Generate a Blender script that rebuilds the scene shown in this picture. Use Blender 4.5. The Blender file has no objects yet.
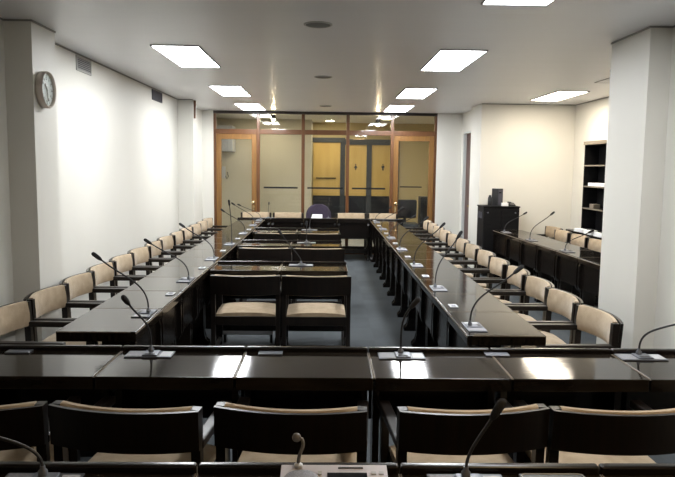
import bpy, bmesh, math, random
from mathutils import Vector, Matrix, Euler
random.seed(7)
SC = bpy.context.scene
COL = SC.collection
PI = math.pi
CEIL = 2.71

# ---------------------------------------------------------------- materials
def mat(name, color=(.5,.5,.5), rough=.5, metal=0.0, coat=0.0, spec=.5, emit=None, estr=0.0, sheen=0.0):
    m = bpy.data.materials.new(name); m.use_nodes = True
    b = m.node_tree.nodes['Principled BSDF']
    b.inputs['Base Color'].default_value = (*color, 1)
    b.inputs['Roughness'].default_value = rough
    b.inputs['Metallic'].default_value = metal
    b.inputs['Coat Weight'].default_value = coat
    b.inputs['Coat Roughness'].default_value = .06
    b.inputs['Specular IOR Level'].default_value = spec
    b.inputs['Sheen Weight'].default_value = sheen
    if emit:
        b.inputs['Emission Color'].default_value = (*emit, 1)
        b.inputs['Emission Strength'].default_value = estr
    return m

def nodes(m): return m.node_tree.nodes, m.node_tree.links, m.node_tree.nodes['Principled BSDF']

def noise_color(m, c1, c2, scale=8, detail=4, stretch=(1,1,1), bump=0.0, bumpscale=None, coord='Object', lo=.3, hi=.7, rnd=False):
    n, l, b = nodes(m)
    tc = n.new('ShaderNodeTexCoord'); mp = n.new('ShaderNodeMapping'); mp.inputs['Scale'].default_value = stretch
    l.new(tc.outputs[coord], mp.inputs['Vector'])
    if rnd:
        oi = n.new('ShaderNodeObjectInfo'); vm = n.new('ShaderNodeVectorMath'); vm.operation = 'SCALE'
        vm.inputs[0].default_value = (17, 9, 5); l.new(oi.outputs['Random'], vm.inputs['Scale'])
        l.new(vm.outputs['Vector'], mp.inputs['Location'])
    t = n.new('ShaderNodeTexNoise'); t.inputs['Scale'].default_value = scale; t.inputs['Detail'].default_value = detail
    l.new(mp.outputs['Vector'], t.inputs['Vector'])
    r = n.new('ShaderNodeValToRGB'); r.color_ramp.elements[0].position = lo; r.color_ramp.elements[1].position = hi
    r.color_ramp.elements[0].color = (*c1, 1); r.color_ramp.elements[1].color = (*c2, 1)
    l.new(t.outputs['Fac'], r.inputs['Fac']); l.new(r.outputs['Color'], b.inputs['Base Color'])
    if bump:
        t2 = n.new('ShaderNodeTexNoise'); t2.inputs['Scale'].default_value = bumpscale or scale; t2.inputs['Detail'].default_value = 3
        l.new(mp.outputs['Vector'], t2.inputs['Vector'])
        bp = n.new('ShaderNodeBump'); bp.inputs['Strength'].default_value = bump; bp.inputs['Distance'].default_value = .01
        l.new(t2.outputs['Fac'], bp.inputs['Height']); l.new(bp.outputs['Normal'], b.inputs['Normal'])
        if b.inputs['Coat Weight'].default_value > 0: l.new(bp.outputs['Normal'], b.inputs['Coat Normal'])
    return m

M = {}
M['lacquer'] = noise_color(mat('black_lacquer', rough=.22, spec=.35), (.005,.004,.0035), (.012,.009,.007), 3, 6, (1,14,14), rnd=True)
M['top'] = noise_color(mat('table_top_lacquer', rough=.08, spec=.28), (.006,.005,.004), (.019,.014,.010), 2.5, 8, (1,16,4), bump=.022, bumpscale=3.5, rnd=True)
M['edging'] = mat('worn_edge_wood', (.20,.16,.115), .35)
M['frame_wood'] = noise_color(mat('dark_stained_wood', rough=.34, spec=.35), (.005,.004,.0035), (.012,.008,.006), 4, 6, (12,12,1), rnd=True)
M['fabric'] = noise_color(mat('beige_wool', rough=.95, sheen=.25, spec=.2), (.36,.275,.18), (.47,.37,.255), 14, 6, bump=.25, bumpscale=160, rnd=True)
M['wall'] = noise_color(mat('wall_paint', rough=.55), (.665,.65,.60), (.695,.68,.63), 1.2, 3, bump=.04, bumpscale=60)
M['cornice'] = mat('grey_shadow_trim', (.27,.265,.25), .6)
M['black_metal'] = mat('black_metal', (.015,.015,.016), .4)
M['mic_black'] = mat('mic_black', (.018,.018,.02), .45)
M['foam'] = noise_color(mat('mic_foam', rough=.95), (.012,.012,.013), (.03,.03,.032), 200, 2)
M['silver'] = mat('brushed_silver', (.15,.16,.185), .40, .55)
M['silver_light'] = mat('pale_plastic', (.46,.47,.49), .4)
M['lilac'] = mat('lilac_silver_plastic', (.60,.57,.60), .38, .25)
M['grey_mesh'] = noise_color(mat('grey_mesh', rough=.6, metal=.4), (.18,.18,.19), (.32,.32,.34), 260, 2)
M['dark_plastic'] = mat('dark_plastic', (.02,.02,.022), .35)
M['screen'] = mat('dark_screen', (.008,.009,.012), .12)
M['white'] = mat('white_card', (.86,.86,.86), .6)
M['purple'] = noise_color(mat('purple_fabric', rough=.9, sheen=.2), (.022,.014,.032), (.038,.026,.052), 30, 4, bump=.2, bumpscale=150)
M['orange_wood'] = noise_color(mat('orange_varnished_wood', rough=.3, coat=.25), (.165,.077,.018), (.235,.113,.030), 3, 5, (14,14,.8))
M['brown_wood'] = noise_color(mat('brown_varnished_wood', rough=.3, coat=.25), (.090,.034,.011), (.135,.054,.018), 3, 5, (9,9,1))
M['dark_trim'] = mat('dark_brown_paint', (.030,.022,.020), .4)
M['jamb'] = mat('red_brown_jamb', (.07,.022,.014), .4)
M['door_grey'] = mat('pale_grey_door', (.55,.58,.57), .45)
M['gold'] = mat('polished_brass', (.9,.72,.42), .2, 1.0)
M['ball_grey'] = mat('grey_foam_ball', (.16,.15,.14), .5, .4)
M['clock_rim'] = mat('copper_rim', (.62,.55,.49), .35, .4)
M['clock_face'] = mat('clock_face', (.78,.82,.84), .4)
M['vent'] = mat('vent_grey', (.42,.42,.40), .5)
M['vent_dark'] = mat('vent_dark', (.055,.055,.075), .6)
M['speaker'] = mat('speaker_grille', (.13,.13,.125), .7)
M['tube'] = mat('light_diffuser', (.9,.9,.9), .5, emit=(.96,.985,1.0), estr=17.5)
M['tube_warm'] = mat('light_diffuser_warm', (.9,.9,.9), .5, emit=(1,.88,.70), estr=15)
M['tube_dim'] = mat('light_diffuser_dim', (.9,.9,.9), .5, emit=(1,.68,.34), estr=7.5)
M['tube_corridor'] = mat('corridor_lens', (.9,.9,.9), .5, emit=(1,.88,.66), estr=72)
M['bulb'] = mat('halogen_bulb', (1,1,1), .5, emit=(1,.80,.50), estr=120)
M['tray'] = mat('fixture_edge', (.30,.29,.30), .5)
M['yellow_door'] = noise_color(mat('honey_veneer', rough=.4, coat=.15), (.53,.36,.11), (.61,.43,.15), 2, 4, (5,5,.6))
M['corr_wall'] = noise_color(mat('corridor_paint', rough=.6), (.50,.46,.35), (.53,.49,.38), 1.5, 3)
M['corr_yellow'] = noise_color(mat('corridor_yellow_paint', rough=.6), (.50,.40,.20), (.54,.44,.23), 1.5, 3)
M['slate'] = mat('slate_grey_frame', (.040,.046,.055), .4)
M['slate_dark'] = mat('dark_kick_panel', (.010,.012,.018), .3)
M['tile'] = noise_color(mat('corridor_tile', rough=.25), (.50,.49,.46), (.58,.57,.54), 3, 4)
M['paper'] = mat('paper', (.85,.86,.88), .7)
M['shelf_wood'] = noise_color(mat('dark_bookcase', rough=.55, spec=.2), (.003,.003,.004), (.007,.0065,.007), 4, 4, (1,8,8))
M['shelf_edge'] = mat('pale_shelf_edge', (.20,.17,.13), .5)
M['strip'] = mat('grey_glass_strip', (.022,.023,.025), .9, spec=.1)

# ceiling: painted linear metal strips, slightly shiny
def ceiling_mat():
    m = mat('strip_ceiling', (.62,.61,.60), .34, 0.0, spec=.6); n, l, b = nodes(m)
    g = n.new('ShaderNodeNewGeometry'); s = n.new('ShaderNodeSeparateXYZ'); l.new(g.outputs['Position'], s.inputs[0])
    mu = n.new('ShaderNodeMath'); mu.operation = 'MULTIPLY'; mu.inputs[1].default_value = 1/.15; l.new(s.outputs['Y'], mu.inputs[0])
    fr = n.new('ShaderNodeMath'); fr.operation = 'FRACT'; l.new(mu.outputs[0], fr.inputs[0])
    r = n.new('ShaderNodeValToRGB'); e = r.color_ramp.elements
    e[0].position = 0; e[0].color = (.52,.52,.52,1); e[1].position = .05; e[1].color = (1,1,1,1)
    l.new(fr.outputs[0], r.inputs['Fac'])
    t = n.new('ShaderNodeTexNoise'); t.inputs['Scale'].default_value = 1.1; t.inputs['Detail'].default_value = 3
    mp = n.new('ShaderNodeMapping'); mp.inputs['Scale'].default_value = (.5, 2.5, 1)
    l.new(g.outputs['Position'], mp.inputs['Vector']); l.new(mp.outputs['Vector'], t.inputs['Vector'])
    r2 = n.new('ShaderNodeValToRGB'); r2.color_ramp.elements[0].color = (.71,.715,.745,1); r2.color_ramp.elements[1].color = (.77,.775,.81,1)
    l.new(t.outputs['Fac'], r2.inputs['Fac'])
    l.new(r2.outputs['Color'], b.inputs['Base Color'])
    bp = n.new('ShaderNodeBump'); bp.inputs['Strength'].default_value = .25; bp.inputs['Distance'].default_value = .004
    l.new(r.outputs['Color'], bp.inputs['Height']); l.new(bp.outputs['Normal'], b.inputs['Normal'])
    return m
M['ceiling'] = ceiling_mat()

def carpet_mat():
    m = mat('grey_carpet', rough=.95, spec=.15); n, l, b = nodes(m)
    g = n.new('ShaderNodeNewGeometry')
    br = n.new('ShaderNodeTexChecker'); br.inputs['Scale'].default_value = 2.0
    br.inputs['Color1'].default_value = (.076,.085,.092,1); br.inputs['Color2'].default_value = (.069,.077,.084,1)
    l.new(g.outputs['Position'], br.inputs['Vector'])
    t = n.new('ShaderNodeTexNoise'); t.inputs['Scale'].default_value = 3; t.inputs['Detail'].default_value = 8
    l.new(g.outputs['Position'], t.inputs['Vector'])
    mx = n.new('ShaderNodeMix'); mx.data_type = 'RGBA'; mx.blend_type = 'MULTIPLY'; mx.inputs[0].default_value = .6
    r = n.new('ShaderNodeValToRGB'); r.color_ramp.elements[0].color = (.6,.6,.6,1); r.color_ramp.elements[1].color = (1.2,1.2,1.2,1)
    l.new(t.outputs['Fac'], r.inputs['Fac'])
    l.new(br.outputs['Color'], mx.inputs[6]); l.new(r.outputs['Color'], mx.inputs[7]); l.new(mx.outputs[2], b.inputs['Base Color'])
    t2 = n.new('ShaderNodeTexNoise'); t2.inputs['Scale'].default_value = 350
    l.new(g.outputs['Position'], t2.inputs['Vector'])
    bp = n.new('ShaderNodeBump'); bp.inputs['Strength'].default_value = .4; bp.inputs['Distance'].default_value = .004
    l.new(t2.outputs['Fac'], bp.inputs['Height']); l.new(bp.outputs['Normal'], b.inputs['Normal'])
    return m
M['carpet'] = carpet_mat()

def glass_mat():
    m = bpy.data.materials.new('clear_glass'); m.use_nodes = True
    n, l = m.node_tree.nodes, m.node_tree.links; n.clear()
    o = n.new('ShaderNodeOutputMaterial'); mx = n.new('ShaderNodeMixShader')
    t = n.new('ShaderNodeBsdfTransparent'); t.inputs['Color'].default_value = (.955,.965,.955,1)
    gl = n.new('ShaderNodeBsdfGlossy'); gl.inputs['Roughness'].default_value = .015; gl.inputs['Color'].default_value = (1,1,1,1)
    f = n.new('ShaderNodeFresnel'); f.inputs['IOR'].default_value = 1.5
    ge = n.new('ShaderNodeNewGeometry'); iv = n.new('ShaderNodeMath'); iv.operation = 'SUBTRACT'; iv.inputs[0].default_value = 1
    l.new(ge.outputs['Backfacing'], iv.inputs[1]); mu = n.new('ShaderNodeMath'); mu.operation = 'MULTIPLY'
    l.new(f.outputs[0], mu.inputs[0]); l.new(iv.outputs[0], mu.inputs[1])
    l.new(mu.outputs[0], mx.inputs[0]); l.new(t.outputs[0], mx.inputs[1]); l.new(gl.outputs[0], mx.inputs[2]); l.new(mx.outputs[0], o.inputs[0])
    return m
M['glass'] = glass_mat()

# ---------------------------------------------------------------- mesh helpers
class MB:
    def __init__(s): s.bm = bmesh.new(); s.bevelled = False
    def box(s, lo, hi, bev=0.0, seg=2, rot=None, piv=None):
        lo, hi = Vector(lo), Vector(hi); c = (lo+hi)/2; d = hi-lo
        r = bmesh.ops.create_cube(s.bm, size=1.0, matrix=Matrix.Translation(c) @ Matrix.Diagonal((d.x, d.y, d.z, 1)))
        vs = r['verts']
        if bev:
            s.bevelled = True
            es = list({e for v in vs for e in v.link_edges})
            rb = bmesh.ops.bevel(s.bm, geom=es, offset=bev, segments=seg, profile=.5, affect='EDGES', clamp_overlap=True)
            vs = list({v for f in rb['faces'] for v in f.verts} | {v for v in vs if v.is_valid})
            vs = s._island(vs)
        if rot is not None:
            p = Vector(piv) if piv is not None else c
            bmesh.ops.rotate(s.bm, verts=vs, cent=p, matrix=Euler(rot).to_matrix())
        return s
    def _island(s, vs):
        seen = set(vs); st = list(vs)
        while st:
            v = st.pop()
            for e in v.link_edges:
                o = e.other_vert(v)
                if o not in seen: seen.add(o); st.append(o)
        return list(seen)
    def grid(s, rows, closed_u=False, cap=False):
        vv = [[s.bm.verts.new(p) for p in r] for r in rows]; n = len(vv[0])
        for i in range(len(vv)-1):
            for j in range(n if closed_u else n-1):
                k = (j+1) % n
                s.bm.faces.new((vv[i][j], vv[i][k], vv[i+1][k], vv[i+1][j]))
        if cap:
            s.bm.faces.new(vv[0][::-1]); s.bm.faces.new(vv[-1])
        return s
    def tube(s, pts, r, n=8):
        pts = [Vector(p) for p in pts]; rows = []
        up = Vector((0,0,1)); prev = None
        for i, p in enumerate(pts):
            t = (pts[min(i+1,len(pts)-1)] - pts[max(i-1,0)]).normalized()
            if prev is None:
                a = t.orthogonal().normalized()
            else:
                a = (prev - t*prev.dot(t)).normalized()
            prev = a; b = t.cross(a)
            rr = r[i] if isinstance(r, (list,tuple)) else r
            rows.append([p + (a*math.cos(2*PI*k/n) + b*math.sin(2*PI*k/n))*rr for k in range(n)])
        return s.grid(rows, True, True)
    def lathe(s, prof, axis=(0,0,1), org=(0,0,0), n=24):
        ax = Vector(axis).normalized(); a = ax.orthogonal().normalized(); b = ax.cross(a); o = Vector(org)
        rows = [[o + ax*h + (a*math.cos(2*PI*k/n)+b*math.sin(2*PI*k/n))*max(r,1e-4) for k in range(n)] for r, h in prof]
        return s.grid(rows, True, True)
    def prism(s, poly, axis, a, b):
        """poly of 2D points; axis 'x': (y,z), 'y': (x,z), 'z': (x,y)"""
        def mk(p, h):
            return {'x': (h,p[0],p[1]), 'y': (p[0],h,p[1]), 'z': (p[0],p[1],h)}[axis]
        return s.grid([[mk(p,a) for p in poly], [mk(p,b) for p in poly]], True, True)
    def ball(s, c, r, sc=(1,1,1)):
        m = Matrix.Translation(c) @ Matrix.Diagonal((sc[0],sc[1],sc[2],1))
        bmesh.ops.create_uvsphere(s.bm, u_segments=16, v_segments=10, radius=r, matrix=m); return s
    def build(s, name, m, parent=None, smooth=True, kind=None, loc=None):
        bmesh.ops.recalc_face_normals(s.bm, faces=s.bm.faces)
        me = bpy.data.meshes.new(name); s.bm.to_mesh(me); s.bm.free()
        me.materials.append(M[m])
        if smooth:
            for p in me.polygons: p.use_smooth = True
            me.set_sharp_from_angle(angle=math.radians(50))
        o = bpy.data.objects.new(name, me); COL.objects.link(o)
        if smooth and s.bevelled:
            wn = o.modifiers.new('normals', 'WEIGHTED_NORMAL'); wn.keep_sharp = True; wn.weight = 100
        if parent: o.parent = parent
        if kind: o['kind'] = kind
        if loc: o.location = loc
        return o

def tag(o, label, cat, group=None):
    o['label'] = label; o['category'] = cat
    if group: o['group'] = group
    return o
def thing(name, label, cat, loc=(0,0,0), rz=0, group=None):
    o = bpy.data.objects.new(name, None); o.empty_display_size = .1; COL.objects.link(o)
    o.location = loc; o.rotation_euler = (0,0,rz)
    return tag(o, label, cat, group)
def dup(o, parent=None):
    c = o.copy(); COL.objects.link(c)
    if parent: c.parent = parent
    for ch in list(o.children): dup(ch, c)
    return c
def struct(name, lo, hi, m, parent=None, bev=0):
    return MB().box(lo, hi, bev).build(name, m, parent, smooth=bool(bev), kind=None if parent else 'structure')
ORD = ['first','second','third','fourth','fifth','sixth','seventh','eighth','ninth','tenth','eleventh','twelfth','thirteenth']

# ---------------------------------------------------------------- room shell
XL, XR, XA = -2.33, 2.49, 4.0
YB, YF, YA = -2.6, 13.08, 10.95
W = .12
struct('floor', (XL-W, YB-W, -.1), (XA+W, YF-.03, 0), 'carpet')
struct('ceiling', (XL-W, YB-W, CEIL), (XA+W, YF-.04, CEIL+.1), 'ceiling')
struct('wall_left', (XL-W, YB, 0), (XL, YF, CEIL), 'wall')
struct('wall_left_pillar', (XL, 5.08, 0), (-2.13, 5.51, CEIL), 'wall')
struct('wall_left_far_pillar', (XL, 10.9, 0), (-2.09, 11.22, CEIL), 'wall')
struct('wall_behind', (XL-W, YB-W, 0), (XA+W, YB, CEIL), 'wall')
struct('wall_right', (XR, YB, 0), (XR+W, 4.97, CEIL), 'wall')
struct('wall_right_pillar', (2.33, 4.97, 0), (2.62, 5.64, CEIL), 'wall')
struct('wall_alcove_front', (2.62, 5.46, 0), (XA, 5.58, CEIL), 'wall')
struct('wall_alcove_right', (XA, 5.46, 0), (XA+W, YA+W, CEIL), 'wall')
struct('wall_alcove_back', (2.60, YA, 0), (XA, YA+W, CEIL), 'wall')
struct('wall_right_pier', (2.49, YA, 0), (2.60, 11.70, CEIL), 'wall')
# wall with the side door (opening y 12.14..12.86)
mb = MB(); mb.box((2.60, 11.70-.6, 0), (2.72, 12.12, CEIL)); mb.box((2.60, 12.86, 0), (2.72, YF, CEIL)); mb.box((2.60, 12.12, 2.35), (2.72, 12.86, CEIL))
mb.build('wall_right_door', 'wall', smooth=False, kind='structure')
struct('wall_back_left', (XL, YF-.05, 0), (-2.115, YF+.07, CEIL), 'wall')
struct('wall_back_right', (2.125, YF-.05, 0), (2.72, YF+.07, CEIL), 'wall')
d3 = bpy.data.objects.new('door_3', None); COL.objects.link(d3); d3['kind'] = 'structure'
MB().box((2.655, 12.16, 0), (2.695, 12.86, 2.32)).build('door_leaf', 'jamb', d3)
mb = MB(); mb.box((2.60, 12.12, 0), (2.70, 12.16, 2.35)); mb.box((2.60, 12.16, 2.32), (2.70, 12.86, 2.35)); mb.box((2.60, 12.83, 0), (2.655, 12.86, 2.32)); mb.build('door_frame', 'door_grey', d3, smooth=False)
MB().lathe([(.012,0),(.012,.03),(.024,.035),(.024,.06),(.01,.07)], (-1,0,0), (2.655, 12.28, 1.0), 14).build('door_handle', 'gold', d3)

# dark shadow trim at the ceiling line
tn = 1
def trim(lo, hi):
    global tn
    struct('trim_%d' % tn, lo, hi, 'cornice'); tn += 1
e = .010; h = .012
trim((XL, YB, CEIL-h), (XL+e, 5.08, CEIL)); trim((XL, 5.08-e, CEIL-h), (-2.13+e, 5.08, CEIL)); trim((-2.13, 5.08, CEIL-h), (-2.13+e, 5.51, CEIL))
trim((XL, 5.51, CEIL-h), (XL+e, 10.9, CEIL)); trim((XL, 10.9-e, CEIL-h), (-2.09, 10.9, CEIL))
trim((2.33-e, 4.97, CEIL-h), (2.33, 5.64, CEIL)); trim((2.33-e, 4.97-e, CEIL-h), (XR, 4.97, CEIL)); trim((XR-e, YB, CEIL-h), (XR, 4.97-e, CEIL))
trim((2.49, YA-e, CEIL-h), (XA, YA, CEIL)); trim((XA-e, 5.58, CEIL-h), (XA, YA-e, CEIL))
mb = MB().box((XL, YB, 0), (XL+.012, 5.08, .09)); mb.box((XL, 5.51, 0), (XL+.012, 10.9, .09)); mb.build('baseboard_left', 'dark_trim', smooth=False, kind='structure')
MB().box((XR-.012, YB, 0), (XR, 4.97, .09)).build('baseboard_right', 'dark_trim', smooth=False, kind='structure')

# ---------------------------------------------------------------- glazed wooden partition (structure)
px = [-2.115, -1.27, -.42, .43, 1.275, 2.125]
y0, y1 = 13.03, 13.13
TR0, TR1 = 2.28, 2.37
part = bpy.data.objects.new('wall_partition', None); COL.objects.link(part); part['kind'] = 'structure'
MB().box((px[0], y0-.01, CEIL-.05), (px[5], y1, CEIL)).build('head_rail', 'dark_trim', part, smooth=False)
for i in range(6):
    w0 = .03
    a, b = px[i]-w0, px[i]+w0
    if i == 0: a, b = px[0], px[0]+.045
    if i == 5: a, b = px[5]-.045, px[5]
    MB().box((a, y0, 0), (b, y1, CEIL-.05), .004).build('mullion', 'brown_wood', part)
for i in range(5):
    a = px[i]+(.045 if i == 0 else .03); b = px[i+1]-(.045 if i == 4 else .03)
    MB().box((a, y0+.004, TR0), (b, y1-.004, TR1), .004).build('transom', 'brown_wood', part)
    MB().box((a, 13.076, TR1), (b, 13.084, CEIL-.05)).build('transom_pane', 'glass', part, smooth=False)
def pane_window(n, a, b, s0, s1, sz):
    w = bpy.data.objects.new('window_%d' % n, None); COL.objects.link(w); w['kind'] = 'structure'
    mb = MB(); mb.box((a, y0+.01, 0), (b, y1-.01, .12), .004); mb.build('window_sill', 'brown_wood', w)
    MB().box((a, 13.076, .12), (b, 13.084, TR0)).build('window_pane', 'glass', w, smooth=False)
    MB().box((s0, 13.068, sz), (s1, 13.076, sz+.032)).build('safety_strip', 'strip', w, smooth=False)
pane_window(1, px[1]+.03, px[2]-.03, -1.17, -.52, 1.255)
pane_window(2, px[2]+.03, px[3]-.03, -.335, .345, 1.255)
pane_window(3, px[3]+.03, px[4]-.03, .52, 1.16, 1.255)
def leaf_door(n, a, b, knob, hinge):
    d = bpy.data.objects.new('door_%d' % n, None); COL.objects.link(d); d['kind'] = 'structure'
    ya, yb = 13.045, 13.115; st = .095
    MB().box((a, ya, 0.01), (a+st, yb, TR0), .004).build('door_stile', 'orange_wood', d)
    MB().box((b-st, ya, 0.01), (b, yb, TR0), .004).build('door_stile', 'orange_wood', d)
    MB().box((a+st, ya, TR0-.10), (b-st, yb, TR0), .004).build('door_top_rail', 'orange_wood', d)
    MB().box((a+st, ya, .01), (b-st, yb, .22), .004).build('door_bottom_rail', 'orange_wood', d)
    MB().box((a+st, 13.076, .22), (b-st, 13.084, TR0-.10)).build('door_pane', 'glass', d, smooth=False)
    k = MB().lathe([(.028,0),(.028,.006),(.012,.012),(.012,.04),(.03,.05),(.034,.065),(.028,.082),(.005,.09)], (0,-1,0), (knob, ya, .99), 20).build('door_knob', 'gold', d)
    MB().box((knob-.018, ya-.004, .83), (knob+.018, ya, .93), .002).build('lock_plate', 'gold', d)
    return d
leaf_door(1, px[0]+.047, px[1]-.032, -1.36, 0)
dd = leaf_door(2, px[4]+.032, px[5]-.047, 1.355, 1)
MB().box((1.44, 13.068, 1.30), (1.86, 13.076, 1.322)).build('safety_strip', 'strip', dd, smooth=False)

# ---------------------------------------------------------------- corridor beyond the glass
struct('floor_corridor', (-3.2, YF-.03, -.1), (3.4, 16.4, 0), 'tile')
struct('ceiling_corridor', (-3.2, YF-.04, CEIL), (3.4, 16.4, CEIL+.1), 'wall')
struct('wall_corridor_left', (-3.2, YF+.07, 0), (-3.1, 16.3, CEIL), 'corr_wall')
struct('wall_corridor_right', (3.3, YF+.07, 0), (3.4, 16.3, CEIL), 'corr_yellow')
struct('wall_corridor_near_back', (-3.1, 15.2, 0), (-.30, 16.3, CEIL), 'corr_wall')
struct('wall_corridor_back', (-.30, 16.2, 0), (3.3, 16.3, CEIL), 'corr_yellow')
def veneer_door(n, a, b, top, icon=None, bar=False):
    d = bpy.data.objects.new('door_%d' % n, None); COL.objects.link(d); d['kind'] = 'structure'
    MB().box((a, 16.15, 1.0), (b, 16.19, top), .003).build('door_upper_panel', 'yellow_door', d)
    MB().box((a, 16.15, .01), (b, 16.19, 1.0), .003).build('door_lower_panel', 'slate_dark', d)
    if bar: MB().box((a+.07, 16.12, 1.40), (b-.10, 16.15, 1.425), .003).build('push_bar', 'strip', d)
    if icon:
        cx = (a+b)/2 + icon[1]; mb = MB()
        k = .62
        def q(dx, z): return (cx+dx*k, 1.68+(z-1.68)*k)
        mb.lathe([(.026*k,0),(.026*k,.006)], (0,-1,0), (q(0,0)[0], 16.15, q(0,1.775)[1]), 16)
        if icon[0] == 'w':
            mb.prism([q(-.02,1.74),q(.02,1.74),q(.07,1.64),q(-.07,1.64)], 'y', 16.144, 16.15)
            mb.prism([q(-.025,1.57),q(.025,1.57),q(.025,1.64),q(-.025,1.64)], 'y', 16.144, 16.15)
        else:
            mb.prism([q(-.055,1.66),q(.055,1.66),q(.055,1.74),q(-.055,1.74)], 'y', 16.144, 16.15)
            mb.prism([q(-.03,1.56),q(.03,1.56),q(.03,1.66),q(-.03,1.66)], 'y', 16.144, 16.15)
        mb.build('door_sign', 'dark_plastic', d, smooth=False)
    return d
veneer_door(4, -.28, .36, 2.25, None, True)
veneer_door(5, .47, .98, 2.20, ('w', 0))
veneer_door(6, 1.10, 1.64, 2.20, ('m', 0))
mb = MB(); mb.box((-.30, 16.12, 2.25), (.36, 16.2, 2.36)); mb.box((.36, 16.12, 0), (.47, 16.2, 2.36)); mb.box((.47, 16.12, 2.20), (1.75, 16.2, 2.33)); mb.box((.98, 16.12, 0), (1.10, 16.2, 2.20)); mb.box((1.64, 16.12, 0), (1.75, 16.2, 2.2))
mb.build('trim_door_frames', 'slate', smooth=False, kind='structure')
# wall cupboard and telephone seen through the first door
wc = thing('wall_cupboard', 'white wall cupboard hung high on corridor wall behind the glass door', 'cupboard', (-2.25, 14.95, 1.98))
MB().box((-.28, -.24, 0), (.27, .249, .55), .006).build('body', 'silver_light', wc)
MB().box((-.27, -.258, .01), (.17, -.24, .54), .004).build('door', 'silver_light', wc)
MB().box((.18, -.258, .01), (.26, -.24, .54), .004).build('door', 'silver_light', wc)
tp = thing('wall_telephone', 'small pale telephone box on corridor wall beneath white cupboard', 'telephone', (-2.27, 15.199, 1.40))
MB().box((-.07, -.07, 0), (.07, 0, .26), .01).build('body', 'silver_light', tp)
MB().tube([(.07,-.03,.05),(.10,-.03,-.02),(.13,-.03,.04),(.11,-.03,.14)], .008, 6).build('cord', 'strip', tp)
# dark chair and box behind second door
oc = thing('corridor_chair', 'dark office chair standing in corridor behind second glass door', 'chair', (1.72, 14.3, 0), PI)
MB().box((-.25,-.27,.60), (.25,-.20,1.0), .03).build('backrest', 'slate_dark', oc)
MB().box((-.25,-.22,.44), (.25,.24,.52), .03).build('seat', 'slate', oc)
MB().box((-.03,-.26,.30), (.03,-.21,.62)).build('back_support', 'black_metal', oc)
for sx in (-.2,.2):
    for sy in (-.2,.2): MB().box((sx-.015,sy-.015,0), (sx+.015,sy+.015,.45)).build('leg', 'black_metal', oc)
bx = MB().box((-.14,-.2,0), (.14,.2,1.06), .01).build('black_case', 'black_metal', loc=(2.2, 14.75, 0)); tag(bx, 'tall black equipment case in corridor beside the dark office chair', 'case')

# ---------------------------------------------------------------- ceiling fixtures
def ceil_light(x, y, label, warm=False, wx=.42, ly=1.26, z=CEIL, group='ceiling light panels'):
    t = thing('ceiling_light', label, 'light', (x, y, z), 0, group)
    f = .011; a, b = wx/2, ly/2
    mb = MB(); mb.box((-a,-b,-.012), (-a+f,b,0)); mb.box((a-f,-b,-.012), (a,b,0)); mb.box((-a+f,-b,-.012), (a-f,-b+f,0)); mb.box((-a+f,b-f,-.012), (a-f,b,0))
    mb.build('frame', 'tray', t, smooth=False)
    MB().box((-a+f,-b+f,-.008), (a-f,b-f,-.001)).build('diffuser', ('tube', 'tube_warm', 'tube_dim')[int(warm)], t, smooth=False)
    return t
for y, n in ((6.66,'first'), (9.61,'second'), (12.1,'third')):
    ceil_light(-1.31, y, 'glowing ceiling panel above clock-wall table run, %s from the front' % n)
for x, y, n in ((1.175,3.74,'first'), (1.205,6.68,'second'), (1.245,9.6,'third'), (1.27,12.05,'fourth')):
    ceil_light(x, y, 'glowing ceiling panel above alcove-side table run, %s from the front' % n)
ceil_light(3.27, 9.68, 'warm glowing ceiling panel inside the alcove with the bookcase', True, group=None)
# panels over the part of the room behind the camera
ceil_light(1.24, .8, 'ceiling panel over the end of room behind the viewer, alcove side', 2)
for (x, y, n) in ((-.06,5.08,'largest, first from the front'), (-.03,7.99,'second from the front'), (-.0,11.75,'third, close to the glass partition')):
    t = thing('ceiling_speaker', 'round grey ceiling speaker, %s' % n, 'speaker', (x, y, CEIL), 0, 'round ceiling speakers')
    MB().lathe([(.105,0),(.105,-.006),(.095,-.010),(.09,-.006),(.09,0)], n=28).build('rim', 'vent', t)
    MB().lathe([(.09,0),(.09,-.007),(.03,-.010),(.001,-.010)], n=28).build('grille', 'speaker', t)
hp = thing('ceiling_hatch', 'square access hatch in alcove ceiling beside the pillar', 'hatch', (3.48, 7.85, CEIL))
mb = MB(); mb.box((-.3,-.3,-.006), (.3,-.29,0)); mb.box((-.3,.29,-.006), (.3,.3,0)); mb.box((-.3,-.29,-.006), (-.29,.29,0)); mb.box((.29,-.29,-.006), (.3,.29,0)); mb.build('frame', 'tray', hp, smooth=False)
MB().box((-.29,-.29,-.004), (.29,.29,-.001)).build('lid', 'ceiling', hp, smooth=False)
sd = thing('smoke_detector', 'small white detector on alcove ceiling beside the hatch', 'detector', (2.98, 7.1, CEIL))
MB().lathe([(.05,0),(.05,-.02),(.035,-.035),(.001,-.037)], n=20).build('body', 'silver_light', sd)
def spot(x, z, label):
    t = thing('spotlight', label, 'light', (x, 13.5, CEIL), 0, 'corridor spotlights')
    MB().lathe([(.035,0),(.035,-.012),(.008,-.014),(.008,z-CEIL+.07),(.001,z-CEIL+.07)], n=14).build('stem', 'black_metal', t)
    MB().lathe([(.02,.07),(.045,.06),(.05,-.03),(.044,-.035),(.044,-.01),(.001,-.01)], org=(0,0,z-CEIL), n=18).build('shade', 'black_metal', t)
    MB().ball((0,0,z-CEIL-.045), .033).build('bulb', 'bulb', t)
spot(-1.02, 2.63, 'bright spotlight hanging behind the glass above first wide pane')
spot(1.03, 2.56, 'bright spotlight hanging behind the glass close to second door')
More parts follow.
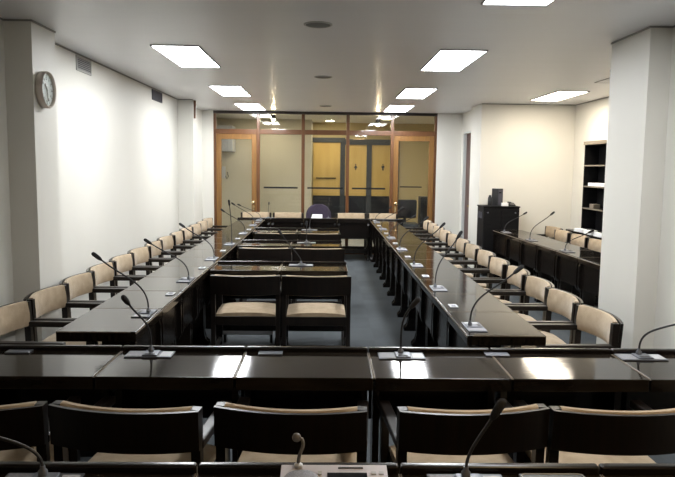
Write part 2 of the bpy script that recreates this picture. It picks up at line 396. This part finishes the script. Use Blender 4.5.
for i, (x, y) in enumerate(((-1.2,14.4),(1.3,14.6),(0.1,15.4))):
    t = thing('corridor_downlight', 'round warm downlight in corridor ceiling, %s' % ['beside the wall cupboard','beside the restroom doors','in front of the push-bar door'][i], 'light', (x, y, CEIL), 0, 'corridor downlights')
    MB().lathe([(.12,0),(.12,-.012),(.10,-.014),(.10,0)], n=24).build('rim', 'vent', t)
    MB().lathe([(.10,-.002),(.10,-.008),(.001,-.008)], n=24).build('lens', 'tube_corridor', t)

# ---------------------------------------------------------------- wall fittings
ck = thing('wall_clock', 'round white wall clock with copper rim on the pale pillar', 'clock', (-2.13, 5.235, 2.23), PI/2)
# local: faces -y after rotating +90deg -> +X
MB().lathe([(.128,0),(.136,.01),(.138,.045),(.130,.056),(.122,.05),(.120,.035),(.118,.0)], (0,-1,0), n=40).build('rim', 'clock_rim', ck)
MB().lathe([(.121,.0),(.121,.034),(.001,.034)], (0,-1,0), n=40).build('dial', 'clock_face', ck)
mb = MB()
for k in range(12):
    a = k*PI/6; L = .018 if k % 3 == 0 else .010
    mb.box((-.003,-.0355,.112-L), (.003,-.034,.112), rot=(0,a,0), piv=(0,-.035,0))
mb.build('hour_marks', 'dark_plastic', ck, smooth=False)
nb = MB()
for k in range(1, 13):
    cu = bpy.data.curves.new('numeral', 'FONT'); cu.body = str(k); cu.size = .030; cu.align_x = 'CENTER'; cu.align_y = 'CENTER'; cu.extrude = .0004
    a = k*PI/6; o = bpy.data.objects.new('numeral', cu); COL.objects.link(o)
    me = bpy.data.meshes.new_from_object(o.evaluated_get(bpy.context.evaluated_depsgraph_get()))
    me.transform(Matrix.Translation((.083*math.sin(a), -.0348, .083*math.cos(a))) @ Matrix.Rotation(PI/2, 4, 'X'))
    nb.bm.from_mesh(me); bpy.data.objects.remove(o); bpy.data.curves.remove(cu); bpy.data.meshes.remove(me)
nb.build('numerals', 'strip', ck, smooth=False)
for nm, ang, L, w in (('hour_hand', math.radians(-38), .055, .005), ('minute_hand', math.radians(168), .085, .0035)):
    MB().box((-w,-.040,-.012), (w,-.037,L), rot=(0,ang,0), piv=(0,-.038,0)).build(nm, 'dark_plastic', ck, smooth=False)
MB().lathe([(.122,.0505),(.122,.0525),(.001,.0525)], (0,-1,0), n=40).build('cover_glass', 'glass', ck)

def wall_vent(y, w, dark, label):
    t = thing('air_vent', label, 'vent', (XL, y, 2.62))
    mb = MB(); a = w/2; b = .07; f = .018
    mb.box((0,-a,-b), (.012,a,-b+f)); mb.box((0,-a,b-f), (.012,a,b)); mb.box((0,-a,-b+f), (.012,-a+f,b-f)); mb.box((0,a-f,-b+f), (.012,a,b-f))
    mb.build('frame', 'vent_dark' if dark else 'vent', t, smooth=False)
    MB().box((0,-a+f,-b+f), (.002,a-f,b-f)).build('backing', 'vent_dark', t, smooth=False)
    mb = MB()
    for k in range(6):
        z = -b+f+.006+k*(2*b-2*f)/6
        mb.box((.001,-a+f,z), (.010,a-f,z+.005), rot=(0,.5,0))
    mb.build('louvres', 'vent_dark' if dark else 'vent', t, smooth=False)
wall_vent(6.71, .40, False, 'grey louvred vent high on the wall beside the clock pillar')
wall_vent(9.58, .55, True, 'dark louvred vent high on the clock wall, close to far pillar')
so = thing('wall_socket', 'white power socket low on the wall behind clock-wall chairs', 'socket', (XL, 5.74, .42))
MB().box((0,-.06,-.045), (.010,.06,.045), .004).build('plate', 'silver_light', so)
MB().box((.010,.01,-.02), (.014,.045,.02), .001).build('outlet', 'vent', so)
ws = MB().box((0,-.02,-.14), (.03,.02,.14), .004).build('wall_bracket', 'brown_wood', loc=(-2.09, 11.0, 2.56)); tag(ws, 'narrow brown bracket high on pale far pillar', 'bracket')

# ---------------------------------------------------------------- desk units
P = .636; DY = .45; HZ = .74
def desk_proto(ledge, width, extra=()):
    t = thing('desk_unit', 'x', 'desk'); a = width/2 - .002; b = DY/2
    MB().box((-a+.0025,-b,HZ-.06), (a-.0025,b-(.028 if ledge else .0),HZ), .005).build('tabletop', 'top', t)
    for q0, q1 in ((-a,-a+.0025),(a-.0025,a)): MB().box((q0,-b+.006,HZ-.006), (q1,b-.03,HZ+.0004)).build('edging', 'edging', t, smooth=False)
    if not ledge: MB().box((-a+.003,b-.0005,HZ-.014), (a-.003,b+.0015,HZ-.005)).build('edging', 'edging', t, smooth=False)
    if ledge: MB().box((-a,b-.028,HZ-.06), (a,b+.006,HZ+.024), .009, 3).build('ledge', 'lacquer', t)
    MB().box((-a+.002,b-.055,.40), (a-.002,b-.03,HZ-.06), .003).build('modesty_panel', 'lacquer', t)
    for s in (-1,1):
        x0 = s*(a-.045); x1 = s*(a-.012)
        poly = [(-.15,0),(.205,0),(.205,.03),(.178,.06),(.162,.12),(.162,HZ-.06),(.03,HZ-.06),(.03,.14),(-.01,.07),(-.15,.03)]
        MB().prism(poly, 'x', min(x0,x1), max(x0,x1)).build('leg', 'lacquer', t, smooth=False)
        q = [(b-.03,.38),(b-.020,.38),(b-.002,.43),(b-.002,HZ-.10),(b-.015,HZ-.052),(b-.03,HZ-.052)]
        MB().prism(q, 'x', s*(a-.05), s*(a-.016)).build('pilaster', 'lacquer', t, smooth=False)
    MB().box((-a+.02,.02,.12), (a-.02,.06,.20), .003).build('stretcher', 'lacquer', t)
    return t
def place(proto, used, x, y, rz, label, group, z=0):
    o = proto if not used else dup(proto)
    used.append(1)
    o.location = (x, y, z); o.rotation_euler = (0,0,rz); o['label'] = label; o['group'] = group
    return o
wing = desk_proto(False, P); uw = []
for k in range(13):
    y = 3.78 + P*(k+.5)
    place(wing, uw, -1.285, y, -PI/2, 'glossy black desk unit, %s from the front in the clock-wall run' % ORD[k], 'desk units of the clock-wall run')
for k in range(13):
    y = 3.75 + P*(k+.5)
    place(wing, uw, 1.04, y, PI/2, 'glossy black desk unit, %s from the front in the alcove-side run' % ORD[k], 'desk units of the alcove-side run')
for k in range(6):
    y = 6.60 + P*(k+.5)
    place(wing, uw, 2.60+(10.43-y)*.042+.225, y, PI/2+.042, 'black desk unit inside the alcove, %s from the cabinet end' % ORD[5-k], 'desk units in the alcove')
NP = .625
cross = desk_proto(True, NP); uc = []
xs = [-2.27 + NP*(k+.5) for k in range(7)]
for k, x in enumerate(xs):
    place(cross, uc, x, 3.185, 0, 'ledged black desk unit in front cross row, %s from the clock wall' % ORD[k], 'desk units of the front cross row')
for k in range(5):
    x = -1.635 + NP*(k+.5)
    place(cross, uc, x, 1.81, 0, 'ledged black desk unit in nearest row at the picture foot, %s from clock wall' % ORD[k], 'desk units of the nearest row')
RY = [6.10, 8.02, 9.72]; RN = ['front','middle','rear']
for r, y in enumerate(RY):
    for k, x in enumerate((-.72, -.094)):
        place(cross, uc, x, y+DY/2, 0, 'ledged black desk unit of the %s inner row, %s' % (RN[r], ['touching the clock-wall run','beside the carpet aisle'][k]), 'inner desk units')
far = desk_proto(True, .592); uf = []
for k in range(5):
    x = -1.55 + .592*(k+.5)
    place(far, uf, x, 12.09+DY/2, PI, 'ledged black desk unit of the head table, %s from the clock wall' % ORD[k], 'desk units of the head table')
fr = thing('footrest', 'pale metal footrest board beneath front inner desk by clock-wall run', 'footrest', (-.72, 6.40, 0))
MB().box((-.24,-.05,.105), (.24,.05,.12), .003, rot=(.6,0,0)).build('plate', 'silver_light', fr)
for s in (-.22,.22): MB().box((s-.012,-.03,0), (s+.012,.03,.10)).build('bracket', 'black_metal', fr)

# ---------------------------------------------------------------- armchairs
def chair_proto():
    t = thing('armchair', 'x', 'chair'); w = .29
    lean = -.055
    for s in (-1,1):
        x0, x1 = sorted((s*w, s*(w-.036)))
        poly = [(-.225,0),(-.180,0),(-.180,.44),(-.192,.766),(-.232,.766),(-.222,.44)]
        MB().prism(poly, 'x', x0, x1).build('rear_post', 'frame_wood', t, smooth=False)
        MB().box((x0,.18,0), (x1,.232,.60), .004).build('front_leg', 'frame_wood', t)
        MB().box((min(s*(w+.004),s*(w-.046)),-.20,.598), (max(s*(w+.004),s*(w-.046)),.255,.635), .008).build('arm', 'frame_wood', t)
        MB().box((x0+.006,-.20,.10), (x1-.006,.19,.14), .003).build('side_rail', 'frame_wood', t)
    mb = MB(); mb.box((-w+.036,-.225,.34), (w-.036,-.195,.415), .003); mb.box((-w+.036,.19,.34), (w-.036,.22,.415), .003)
    mb.box((-w+.036,-.195,.35), (-w+.066,.19,.41), .003); mb.box((w-.066,-.195,.35), (w-.036,.19,.41), .003)
    mb.build('seat_frame', 'frame_wood', t)
    MB().box((-w+.036,-.222,.12), (w-.036,-.192,.165), .003).build('stretcher', 'frame_wood', t)
    # seat cushion, slightly domed
    n = 12; rows = []
    def seatz(u, v):
        return .463 - .018*(abs(u)**3) - .020*(abs(v)**4) + .004
    for (zf, inset) in ((0, .006), (1, 0), (2, .004)):
        pass
    bmn = MB(); top = []
    for i in range(n+1):
        v = -1 + 2*i/n; r = []
        for j in range(n+1):
            u = -1 + 2*j/n; r.append((u*(w-.042), -.205+ (v+1)/2*.43, seatz(u, v)))
        top.append(r)
    bot = [[(x, y, .408) for (x, y, z) in r] for r in top]
    bmn.grid(top); bmn.grid([r[::-1] for r in bot])
    bmn.grid([top[0], bot[0]]); bmn.grid([bot[-1], top[-1]])
    bmn.grid([[r[0] for r in bot], [r[0] for r in top]]); bmn.grid([[r[-1] for r in top], [r[-1] for r in bot]])
    bmesh.ops.remove_doubles(bmn.bm, verts=bmn.bm.verts, dist=1e-5)
    bmn.build('seat', 'fabric', t)
    # curved back: wooden shell outside, upholstered pad inside
    def arc(off, z0, z1, thick, nn=18, round_=0.0, hw=w-.036, sag=.055):
        rows = []
        for j in range(nn+1):
            u = -1 + 2*j/nn
            x = u*hw
            def yy(z): return off - sag*(1-u*u) + (z-.60)*lean*1.2
            z0_, z1_ = z0, z1
            loop = []
            k = 6
            rr = round_
            if rr:
                rr2 = rr*(1 if abs(u) < .99 else .6)
                loop = [(x, yy(z0_)+0, z0_+rr2), (x, yy(z0_)+thick*.25, z0_), (x, yy(z0_)+thick*.75, z0_), (x, yy(z0_)+thick, z0_+rr2),
                        (x, yy((z0_+z1_)/2)+thick*1.15, (z0_+z1_)/2),
                        (x, yy(z1_)+thick, z1_-rr2), (x, yy(z1_)+thick*.75, z1_), (x, yy(z1_)+thick*.25, z1_), (x, yy(z1_), z1_-rr2)]
            else:
                loop = [(x, yy(z0_), z0_), (x, yy(z0_)+thick, z0_), (x, yy(z1_)+thick, z1_), (x, yy(z1_), z1_)]
            rows.append(loop)
        return MB().grid(rows, True, True)
    arc(-.243, .610, .768, .018, hw=w+.001).build('back_shell', 'frame_wood', t)
    arc(-.225, .602, .772, .038, round_=.012).build('back_pad', 'fabric', t)
    return t
CH = chair_proto(); uch = []
def chair(x, y, rz, label, group):
    return place(CH, uch, x, y, rz + random.uniform(-.035,.035), label, group)
for k in range(13):
    chair(-1.765+random.uniform(-.012,.012), 4.215+.618*k, -PI/2, 'beige armchair along the clock wall, %s from the front' % ORD[k], 'armchairs along the clock wall')
for k in range(13):
    chair(1.535+random.uniform(-.012,.012), 4.235+.618*k, PI/2, 'beige armchair on the alcove side of the long run, %s from the front' % ORD[k], 'armchairs on the alcove side')
for k, (x, r) in enumerate(((-1.37,.08),(-.725,-.11),(-.105,-.075),(.562,.07),(1.165,.015))):
    o = chair(x, 2.74, 0, 'dark-backed armchair at front cross row seen from behind, %s from the clock wall' % ORD[k], 'armchairs at the front cross row'); o.rotation_euler.z = r
for r, y in enumerate(RY):
    for k, x in enumerate((-.66, -.065)):
        o = chair(x, y-.23, 0, 'dark-backed armchair at the %s inner row, %s' % (RN[r], ['beside the clock-wall run','beside the carpet aisle'][k]), 'armchairs at the inner rows')
        o.rotation_euler.z = random.uniform(-.012,.012)
for k, x in enumerate((-1.30, -.70, .51, 1.11)):
    o = chair(x, 12.73, PI, 'beige armchair behind head table, %s' % ['first from the clock wall','between first armchair and purple chair','next to the purple chair, aisle side','last, in front of the second glass door'][k], 'armchairs behind the head table'); o.scale.z = 1.04
for k, (x, y, a) in enumerate(((3.40,10.62,PI/2+.05),(3.325,10.0,PI/2),(3.33,9.34,PI/2),(3.325,8.68,PI/2),(3.325,8.04,PI/2))):
    o = chair(x, y, a, 'beige armchair behind alcove desks, %s from the black cabinet' % ORD[k], 'armchairs in the alcove'); o.rotation_euler.z = a

# purple office chair at the head table
pc = thing('office_chair', 'purple upholstered office chair with rounded back behind head table', 'chair', (-.115, 12.66, 0), PI)
rows = []
for i in range(13):
    z = .50 + .47*i/12; hw = .24*math.sqrt(max(.02, 1-max(0,(i-6)/6.3)**2.4)) * (1 if i > 1 else .9)
    rows.append([(hw*math.cos(a), -.25-.02*(i/12) + .035*math.sin(a) , z) for a in [2*PI*k/20 for k in range(20)]])
MB().grid(rows, True, True).build('backrest', 'purple', pc)
MB().box((-.24,-.22,.43), (.24,.24,.50), .03, 3).build('seat', 'purple', pc)
MB().box((-.03,-.26,.36), (.03,-.235,.60), .004).build('back_support', 'black_metal', pc)
MB().box((-.03,-.26,.36), (.03,.1,.40), .004).build('seat_support', 'black_metal', pc)
MB().lathe([(.03,.08),(.03,.25),(.02,.26),(.02,.43)], n=14).build('column', 'black_metal', pc)
for k in range(5):
    a = 2*PI*k/5
    lg = MB().box((0,-.018,.065), (.27,.018,.095), .004, rot=(0,0,a), piv=(0,0,0)).build('leg', 'black_metal', pc)
    MB().lathe([(.03,-.02),(.03,.02)], (-math.sin(a),math.cos(a),0), (.26*math.cos(a),.26*math.sin(a),.03), 12).build('caster', 'black_metal', lg)

# ---------------------------------------------------------------- microphones
def bez(p0, p1, p2, p3, n=14):
    o = []
    for i in range(n+1):
        t = i/n; o.append(p0*(1-t)**3 + p1*3*t*(1-t)**2 + p2*3*t*t*(1-t) + p3*t**3)
    return o
def mic(x, y, rz, head, label, group, z=HZ+.0012, curve=None, yo=0.0):
    """local -y is the sitter's side; head = (dx, dy, dz) above the base plate"""
    t = thing('gooseneck_microphone', label, 'microphone', (x, y, z), rz, group)
    MB().box((-.115,-.055,0), (.115,.055,.005), .002).build('base_plate', 'silver', t)
    MB().box((-.108,-.047,.005), (-.035,.047,.0065), .0005).build('speaker_grille', 'grey_mesh', t)
    c = MB().box((-.030,-.045,.005), (.045,.045,.012), .003).build('console', 'silver', t)
    MB().box((-.018,-.035,.012), (.030,-.018,.015), .002).build('button', 'dark_plastic', c)
    MB().box((.055,-.040,.005), (.108,.040,.0062), .0005).build('label_plate', 'silver_light', t)
    MB().lathe([(.014,0),(.014,.014),(.008,.02),(.0075,.03)], org=(0,.025,.011), n=14).build('socket', 'silver', t)
    p0 = Vector((0,.025,.03)); p3 = Vector(head)
    if curve: p1, p2 = Vector(curve[0]), Vector(curve[1])
    else:
        p1 = p0 + Vector((0,0,.50*p3.z)); p2 = p0.lerp(p3, .45) + Vector((0,0,.12*p3.z))
    pts = bez(p0, p1, p2, p3)
    MB().tube(pts, .0052, 7).build('gooseneck', 'mic_black', t)
    d = (pts[-1]-pts[-2]).normalized()
    MB().lathe([(.006,-.01),(.010,.0),(.0125,.012),(.0135,.05),(.010,.062),(.003,.066)], d, p3, 14).build('head', 'foam', t)
    return t
def L2(dx, dy): return None
# clock-wall run: sitter towards -X ; local -y -> -X with rz=-90 => local (x,y)->(y,-x)
for k, (y, dx, hz) in enumerate(((4.26,-.27,.345),(5.54,-.28,.30),(6.83,-.27,.32),(8.13,.0,.47),(9.49,-.26,.30),(10.80,-.29,.32),(11.82,-.32,.25))):
    mic(-1.135, y, -PI/2, (0, dx, hz), 'gooseneck microphone on clock-wall run%s, %s from the front' % (', bent straight up' if k == 3 else '', ORD[k]), 'microphones on the clock-wall run',
        curve=((0,.025,.2),(0,.02,.3)) if k == 3 else None)
for k, (y, dx, hz) in enumerate(((3.95,-.23,.33),(5.24,-.14,.40),(6.50,-.22,.37),(7.78,-.25,.34),(9.06,-.27,.27),(10.35,-.26,.30),(11.62,-.2,.24))):
    mic(.895, y, PI/2, (0, dx, hz), 'gooseneck microphone on alcove-side run, %s from the front' % ORD[k], 'microphones on the alcove-side run')
for k, (y, dx, hz, mx_) in enumerate(((10.02,-.25,.27,2.70),(8.92,-.24,.34,2.75),(7.73,-.24,.22,2.80))):
    mic(mx_, y, PI/2, (0, dx, hz), 'gooseneck microphone on alcove desks, %s from the cabinet' % ORD[k], 'microphones in the alcove')
mic(-.86, 3.315, 0, (-.045,-.20,.30), 'gooseneck microphone on front cross row, closest to the clock wall', 'microphones on the front cross row')
mic(.39, 3.315, 0, (.045,.0,.25), 'low-bent gooseneck microphone in the middle of front cross row', 'microphones on the front cross row', curve=((0,.025,.12),(-.005,.02,.19)))
mic(1.60, 3.315, 0, (.15,-.06,.19), 'gooseneck microphone on front cross row close to the pillar', 'microphones on the front cross row', curve=((0,.025,.12),(.03,.0,.14)))
mic(.435, 1.94, 0, (.065,-.02,.215), 'gooseneck microphone on nearest row, beside the grey control console', 'microphones on the nearest row', curve=((.0,.025,.09),(.03,.01,.13)))
mic(-.835, 1.94, 0, (-.27,-.02,.185), 'gooseneck microphone on nearest row bent low towards the clock wall', 'microphones on the nearest row', curve=((-.0,.025,.09),(-.04,.02,.115)))
for r, (hd, cv) in enumerate((((-.175,-.05,.29), ((0,.025,.08),(-.07,.0,.14))), ((.0,.02,.21), None), ((.02,.02,.2), None))):
    mic(-.22, RY[r]+.33, 0, hd, 'gooseneck microphone standing on the %s inner row' % RN[r], 'microphones on the inner rows', curve=cv)
mic(.07, 12.30, PI, (0,.0,.32), 'straight slim microphone on head table beside the white name card', 'microphones on the head table', curve=((0,.025,.1),(0,.01,.2)))
mic(-1.02, 12.32, PI, (0,-.14,.24), 'gooseneck microphone on head table at the clock-wall end', 'microphones on the head table')

# small connection plates between the microphones
def plate(x, y, rz, label, group, w=.10, m='silver_light'):
    t = thing('socket_plate', label, 'plate', (x, y, HZ+.0012), rz, group)
    MB().box((-w/2,-.028,0), (w/2,.028,.006), .0015).build('cover', m, t)
    MB().box((-w/2+.012,-.014,.006), (w/2-.03,.014,.007)).build('inlet', 'silver', t, smooth=False)
for k in range(6):
    plate(-1.12, 4.92+1.285*k, -PI/2, 'small pale socket plate on clock-wall run, %s from the front' % ORD[k], 'socket plates on the clock-wall run')
for k in range(7):
    plate(.885, 4.56+1.28*k if k < 6 else 11.98, PI/2, 'small pale socket plate on alcove-side run, %s from the front' % ORD[k], 'socket plates on the alcove-side run')
for k, x in enumerate((-1.52, -.265, .88)):
    plate(x, 3.35, 0, 'thin socket plate on front cross row, %s from the clock wall' % ORD[k], 'socket plates on the front cross row', .12, 'silver')

# ---------------------------------------------------------------- things on tables
nc = thing('name_card', 'folded white name card on head table before the purple chair', 'card', (-.14, 12.36, HZ+.0006))
MB().prism([(-.035,0),(.035,0),(.002,.076),(-.002,.076)], 'x', -.10, .10).build('card', 'white', nc, smooth=False)

cc = thing('control_console', 'lilac-grey conference control console on nearest row', 'console', (.035, 1.80, HZ+.001))
cc.rotation_euler.x = 0
prof = [(-.10,0),(.10,0),(.135,.052),(.13,.062),(-.10,.018)]
MB().prism(prof, 'x', -.155, .155).build('body', 'lilac', cc, smooth=False)
sl = math.atan2(.044,.23)
def onslope(u, v, h=0.0): return Vector((u, -.10+v*math.cos(sl)-h*math.sin(sl), .018+v*math.sin(sl)+h*math.cos(sl)))
def slab(u0,u1,v0,v1,hh):
    c = [onslope(u0,v0,-.001),onslope(u1,v0,-.001),onslope(u1,v1,-.001),onslope(u0,v1,-.001)]
    d = [onslope(u0,v0,hh),onslope(u1,v0,hh),onslope(u1,v1,hh),onslope(u0,v1,hh)]
    return MB().grid([c,d], True, True)
slab(-.02,.095,.03,.195,.002).build('screen', 'screen', cc, smooth=False)
MB().lathe([(.052,-.001),(.052,.004),(.045,.006),(.001,.007)], (0,-math.sin(sl),math.cos(sl)), onslope(-.095,.155), 26).build('loudspeaker', 'grey_mesh', cc)
slab(.012,.085,.216,.221,.0025).build('slot', 'dark_plastic', cc, smooth=False)
slab(-.047,-.036,.185,.20,.004).build('button', 'vent', cc, smooth=False)
for i in range(2):
    for j in range(4):
        slab(.108+.022*i,.122+.022*i,.20-.035*j-.012,.20-.035*j,.003).build('button', 'silver_light', cc, smooth=False)
b0 = onslope(-.105,.225,0)
MB().lathe([(.013,0),(.013,.008),(.007,.012)], (0,0,1), b0, 14).build('microphone_socket', 'silver_light', cc)
pts = bez(b0+Vector((0,0,.01)), b0+Vector((.0,0,.05)), b0+Vector((.022,.005,.055)), b0+Vector((.010,.01,.080)))
pts += [b0+Vector((.002,.01,.082))]
MB().tube(pts, .0052, 8).build('gooseneck', 'ball_grey', cc)
MB().ball(b0+Vector((-.006,.01,.085)), .0135).build('microphone_head', 'ball_grey', cc)

bc = thing('flat_black_case', 'flat black case with rounded pale rim on nearest row beside the microphone', 'case', (.70, 1.86, HZ+.001))
MB().box((-.10,-.10,0), (.10,.125,.012), .004, 3).build('body', 'mic_black', bc)
ring = []
for cx_, cy_, a0 in ((.08,.105,0),(-.08,.105,PI/2),(-.08,-.08,PI),(.08,-.08,1.5*PI)):
    for k in range(5): ring.append((cx_+.014*math.cos(a0+k*PI/8), cy_+.014*math.sin(a0+k*PI/8), .0132))
ring.append(ring[0]); MB().tube(ring, .0016, 6).build('rim', 'vent', bc)

# loose cables below the front cross row
def cable(pts, label):
    o = MB().tube(pts, .0034, 6).build('cable', 'slate', None); tag(o, label, 'cable', 'cables under the front cross row')
def sw(x0, x1, z, seed):
    random.seed(seed); n = 16; out = []
    for i in range(n+1):
        t = i/n; out.append((x0+(x1-x0)*t, 3.351, z - .04*math.sin(PI*t) + random.uniform(-.006,.006)))
    return out
cable(sw(-1.75,-1.10,.60,1)[:], 'dark cable hanging behind front cross row, end close to the clock wall')
cable(sw(-.60,.15,.62,2), 'dark cable looped along the middle of front cross row panel')
cable(sw(.20,.85,.60,3), 'dark cable hanging behind front cross row, next to the aisle')

# ---------------------------------------------------------------- alcove furniture
cb = thing('cabinet', 'black equipment cabinet against the cream alcove wall', 'cabinet', (2.75, 10.72, 0))
MB().box((-.28,-.21,.03), (.28,.21,1.08), .006).build('body', 'shelf_wood', cb)
MB().box((-.29,-.225,1.08), (.29,.22,1.10), .004).build('top', 'shelf_wood', cb)
MB().box((-.26,-.20,0), (.26,.19,.03)).build('plinth', 'black_metal', cb, smooth=False)
for s in (-1,1):
    d = MB().box((min(s*.004,s*.275),-.226,.06), (max(s*.004,s*.275),-.21,1.06), .003).build('door', 'shelf_wood', cb)
    MB().lathe([(.012,0),(.012,.012),(.004,.016)], (0,-1,0), (s*.215,-.226,1.0), 12).build('lock', 'silver', d)
for k in range(2):
    MB().box((-.284,-.10+.13*k,.90), (-.28,-.02+.13*k,1.0)).build('side_vent', 'vent_dark', cb, smooth=False)
pcx = thing('computer_tower', 'black computer tower standing upright on the equipment cabinet', 'computer', (2.72, 10.68, 1.10), .45)
MB().box((-.055,-.07,0), (.055,.07,.27), .006).build('body', 'dark_plastic', pcx)
MB().box((-.04,-.076,.02), (.04,-.07,.25), .002).build('front_panel', 'vent_dark', pcx)
MB().box((-.03,-.079,.20), (.01,-.076,.215)).build('drive_slot', 'screen', pcx, smooth=False)
cn = MB().lathe([(.03,0),(.032,.01),(.032,.12),(.02,.15),(.02,.165),(.001,.168)], n=18).build('canister', 'dark_plastic', loc=(2.60, 10.66, 1.10)); tag(cn, 'slim black canister on cabinet beside the computer tower', 'canister')
wb = MB().box((-.05,-.035,0), (.05,.035,.05), .004).build('small_box', 'white', loc=(2.82, 10.60, 1.10)); tag(wb, 'small white box on cabinet in front of computer tower', 'box')
rt = thing('desk_telephone', 'low black telephone on the equipment cabinet beside white box', 'telephone', (2.94, 10.66, 1.10))
MB().prism([(-.07,0),(.07,0),(.07,.05),(-.07,.02)], 'x', -.05, .05).build('body', 'dark_plastic', rt, smooth=False)
MB().box((-.045,-.06,.045), (-.01,.07,.065), .008).build('handset', 'dark_plastic', rt)

# low black cupboard with papers, bookcase standing on it
cd = thing('low_cupboard', 'low black cupboard along the alcove side wall under the bookcase', 'cupboard', (3.825, 9.2, 0))
MB().box((-.155,-.98,.03), (.17,.98,.76), .004).build('body', 'shelf_wood', cd)
MB().box((-.17,-1.0,.76), (.17,1.0,.785), .004).build('top', 'lacquer', cd)
MB().box((-.13,-.96,0), (.16,.96,.03)).build('plinth', 'black_metal', cd, smooth=False)
for k in range(4):
    y = -.97+.487*k
    d = MB().box((-.168,y,.05), (-.155,y+.477,.74), .003).build('door', 'shelf_wood', cd)
    MB().box((-.18,y+.42,.55), (-.168,y+.435,.65), .002).build('handle', 'silver', d)
bk = thing('bookcase', 'tall dark open bookcase with pale top board on the alcove wall', 'bookcase', (3.86, 9.40, .785))
hh = 1.25
for s in (-.52,.50): MB().box((-.08,s,0), (.14,s+.02,hh), .002).build('side_panel', 'shelf_wood', bk)
MB().box((.125,-.50,0), (.14,.50,hh)).build('back_panel', 'shelf_wood', bk, smooth=False)
tpb = MB().box((-.095,-.535,hh), (.14,.535,hh+.05), .004).build('top_board', 'shelf_edge', bk)
for z in (.33,.645,.945):
    s_ = MB().box((-.075,-.50,z), (.125,.50,z+.018)).build('shelf', 'shelf_wood', bk, smooth=False)
    MB().box((-.081,-.50,z), (-.075,.50,z+.018)).build('edge_strip', 'shelf_edge', s_, smooth=False)
MB().box((-.08,-.50,0), (.125,.50,.02)).build('bottom_board', 'shelf_wood', bk, smooth=False)
o = MB().box((-.08,-.22,0), (.08,.36,.045), .004).build('paper_pile', 'paper', loc=(3.87, 9.40, .785+.664)); tag(o, 'flat white paper pile on the middle bookcase shelf', 'paper')
o = MB().box((-.05,-.07,0), (.05,.07,.06), .004).build('carton', 'shelf_edge', loc=(3.85, 9.62, .785+.349)); tag(o, 'small pale carton on the lower bookcase shelf', 'carton')
for k, (x, y, w, d, h_, a) in enumerate(((3.71,9.72,.09,.26,.045,.1),(3.71,9.36,.10,.30,.06,-.06),(3.71,9.0,.09,.26,.05,.05))):
    mb = MB()
    for q in range(4):
        random.seed(k*10+q); z0 = h_*q/4
        mb.box((-w/2,-d/2,z0), (w/2,d/2,z0+h_/4-.001), rot=(0,0,random.uniform(-.08,.08)))
    o = mb.build('paper_pile', 'paper', smooth=False, loc=(x, y, .786)); o.rotation_euler.z = a
    tag(o, 'untidy white paper pile on low cupboard, %s from the cabinet end' % ORD[k], 'paper', 'paper piles on the low cupboard')
o = MB().box((-.02,-.06,0), (.02,.06,.012), .003).build('stapler', 'dark_plastic', loc=(3.71, 9.36, .847)); o.rotation_euler.z = .5; tag(o, 'small black stapler lying on white papers on low cupboard', 'stapler')

# ---------------------------------------------------------------- world, camera, view
w = bpy.data.worlds.new('world'); SC.world = w; w.use_nodes = True
w.node_tree.nodes['Background'].inputs['Color'].default_value = (.05,.05,.05,1)
w.node_tree.nodes['Background'].inputs['Strength'].default_value = .2

F = 680.0; roll = math.radians(.66); vx, vy = 325-337.5, 166.7-238.5
c, s = math.cos(roll), math.sin(roll)
xu, yu = c*vx+s*vy, -s*vx+c*vy
pitch = math.atan2(-yu, F); yaw = math.atan2(-xu, F/math.cos(pitch))
fw = Vector((math.sin(yaw)*math.cos(pitch), math.cos(yaw)*math.cos(pitch), -math.sin(pitch)))
rt_ = Vector((math.cos(yaw), -math.sin(yaw), 0)); up = rt_.cross(fw)
Rv = rt_*c + up*s; Uv = up*c - rt_*s
cam = bpy.data.cameras.new('camera'); cam.sensor_width = 36; cam.lens = F/675*36; cam.clip_start = .05
co = bpy.data.objects.new('camera', cam); COL.objects.link(co)
co.matrix_world = Matrix(((Rv.x,Uv.x,-fw.x,0),(Rv.y,Uv.y,-fw.y,0),(Rv.z,Uv.z,-fw.z,1.68),(0,0,0,1)))
SC.camera = co
SC.view_settings.view_transform = 'Standard'; SC.view_settings.look = 'None'; SC.view_settings.gamma = 1
SC.view_settings.use_curve_mapping = False
SC.view_settings.exposure = 1.14
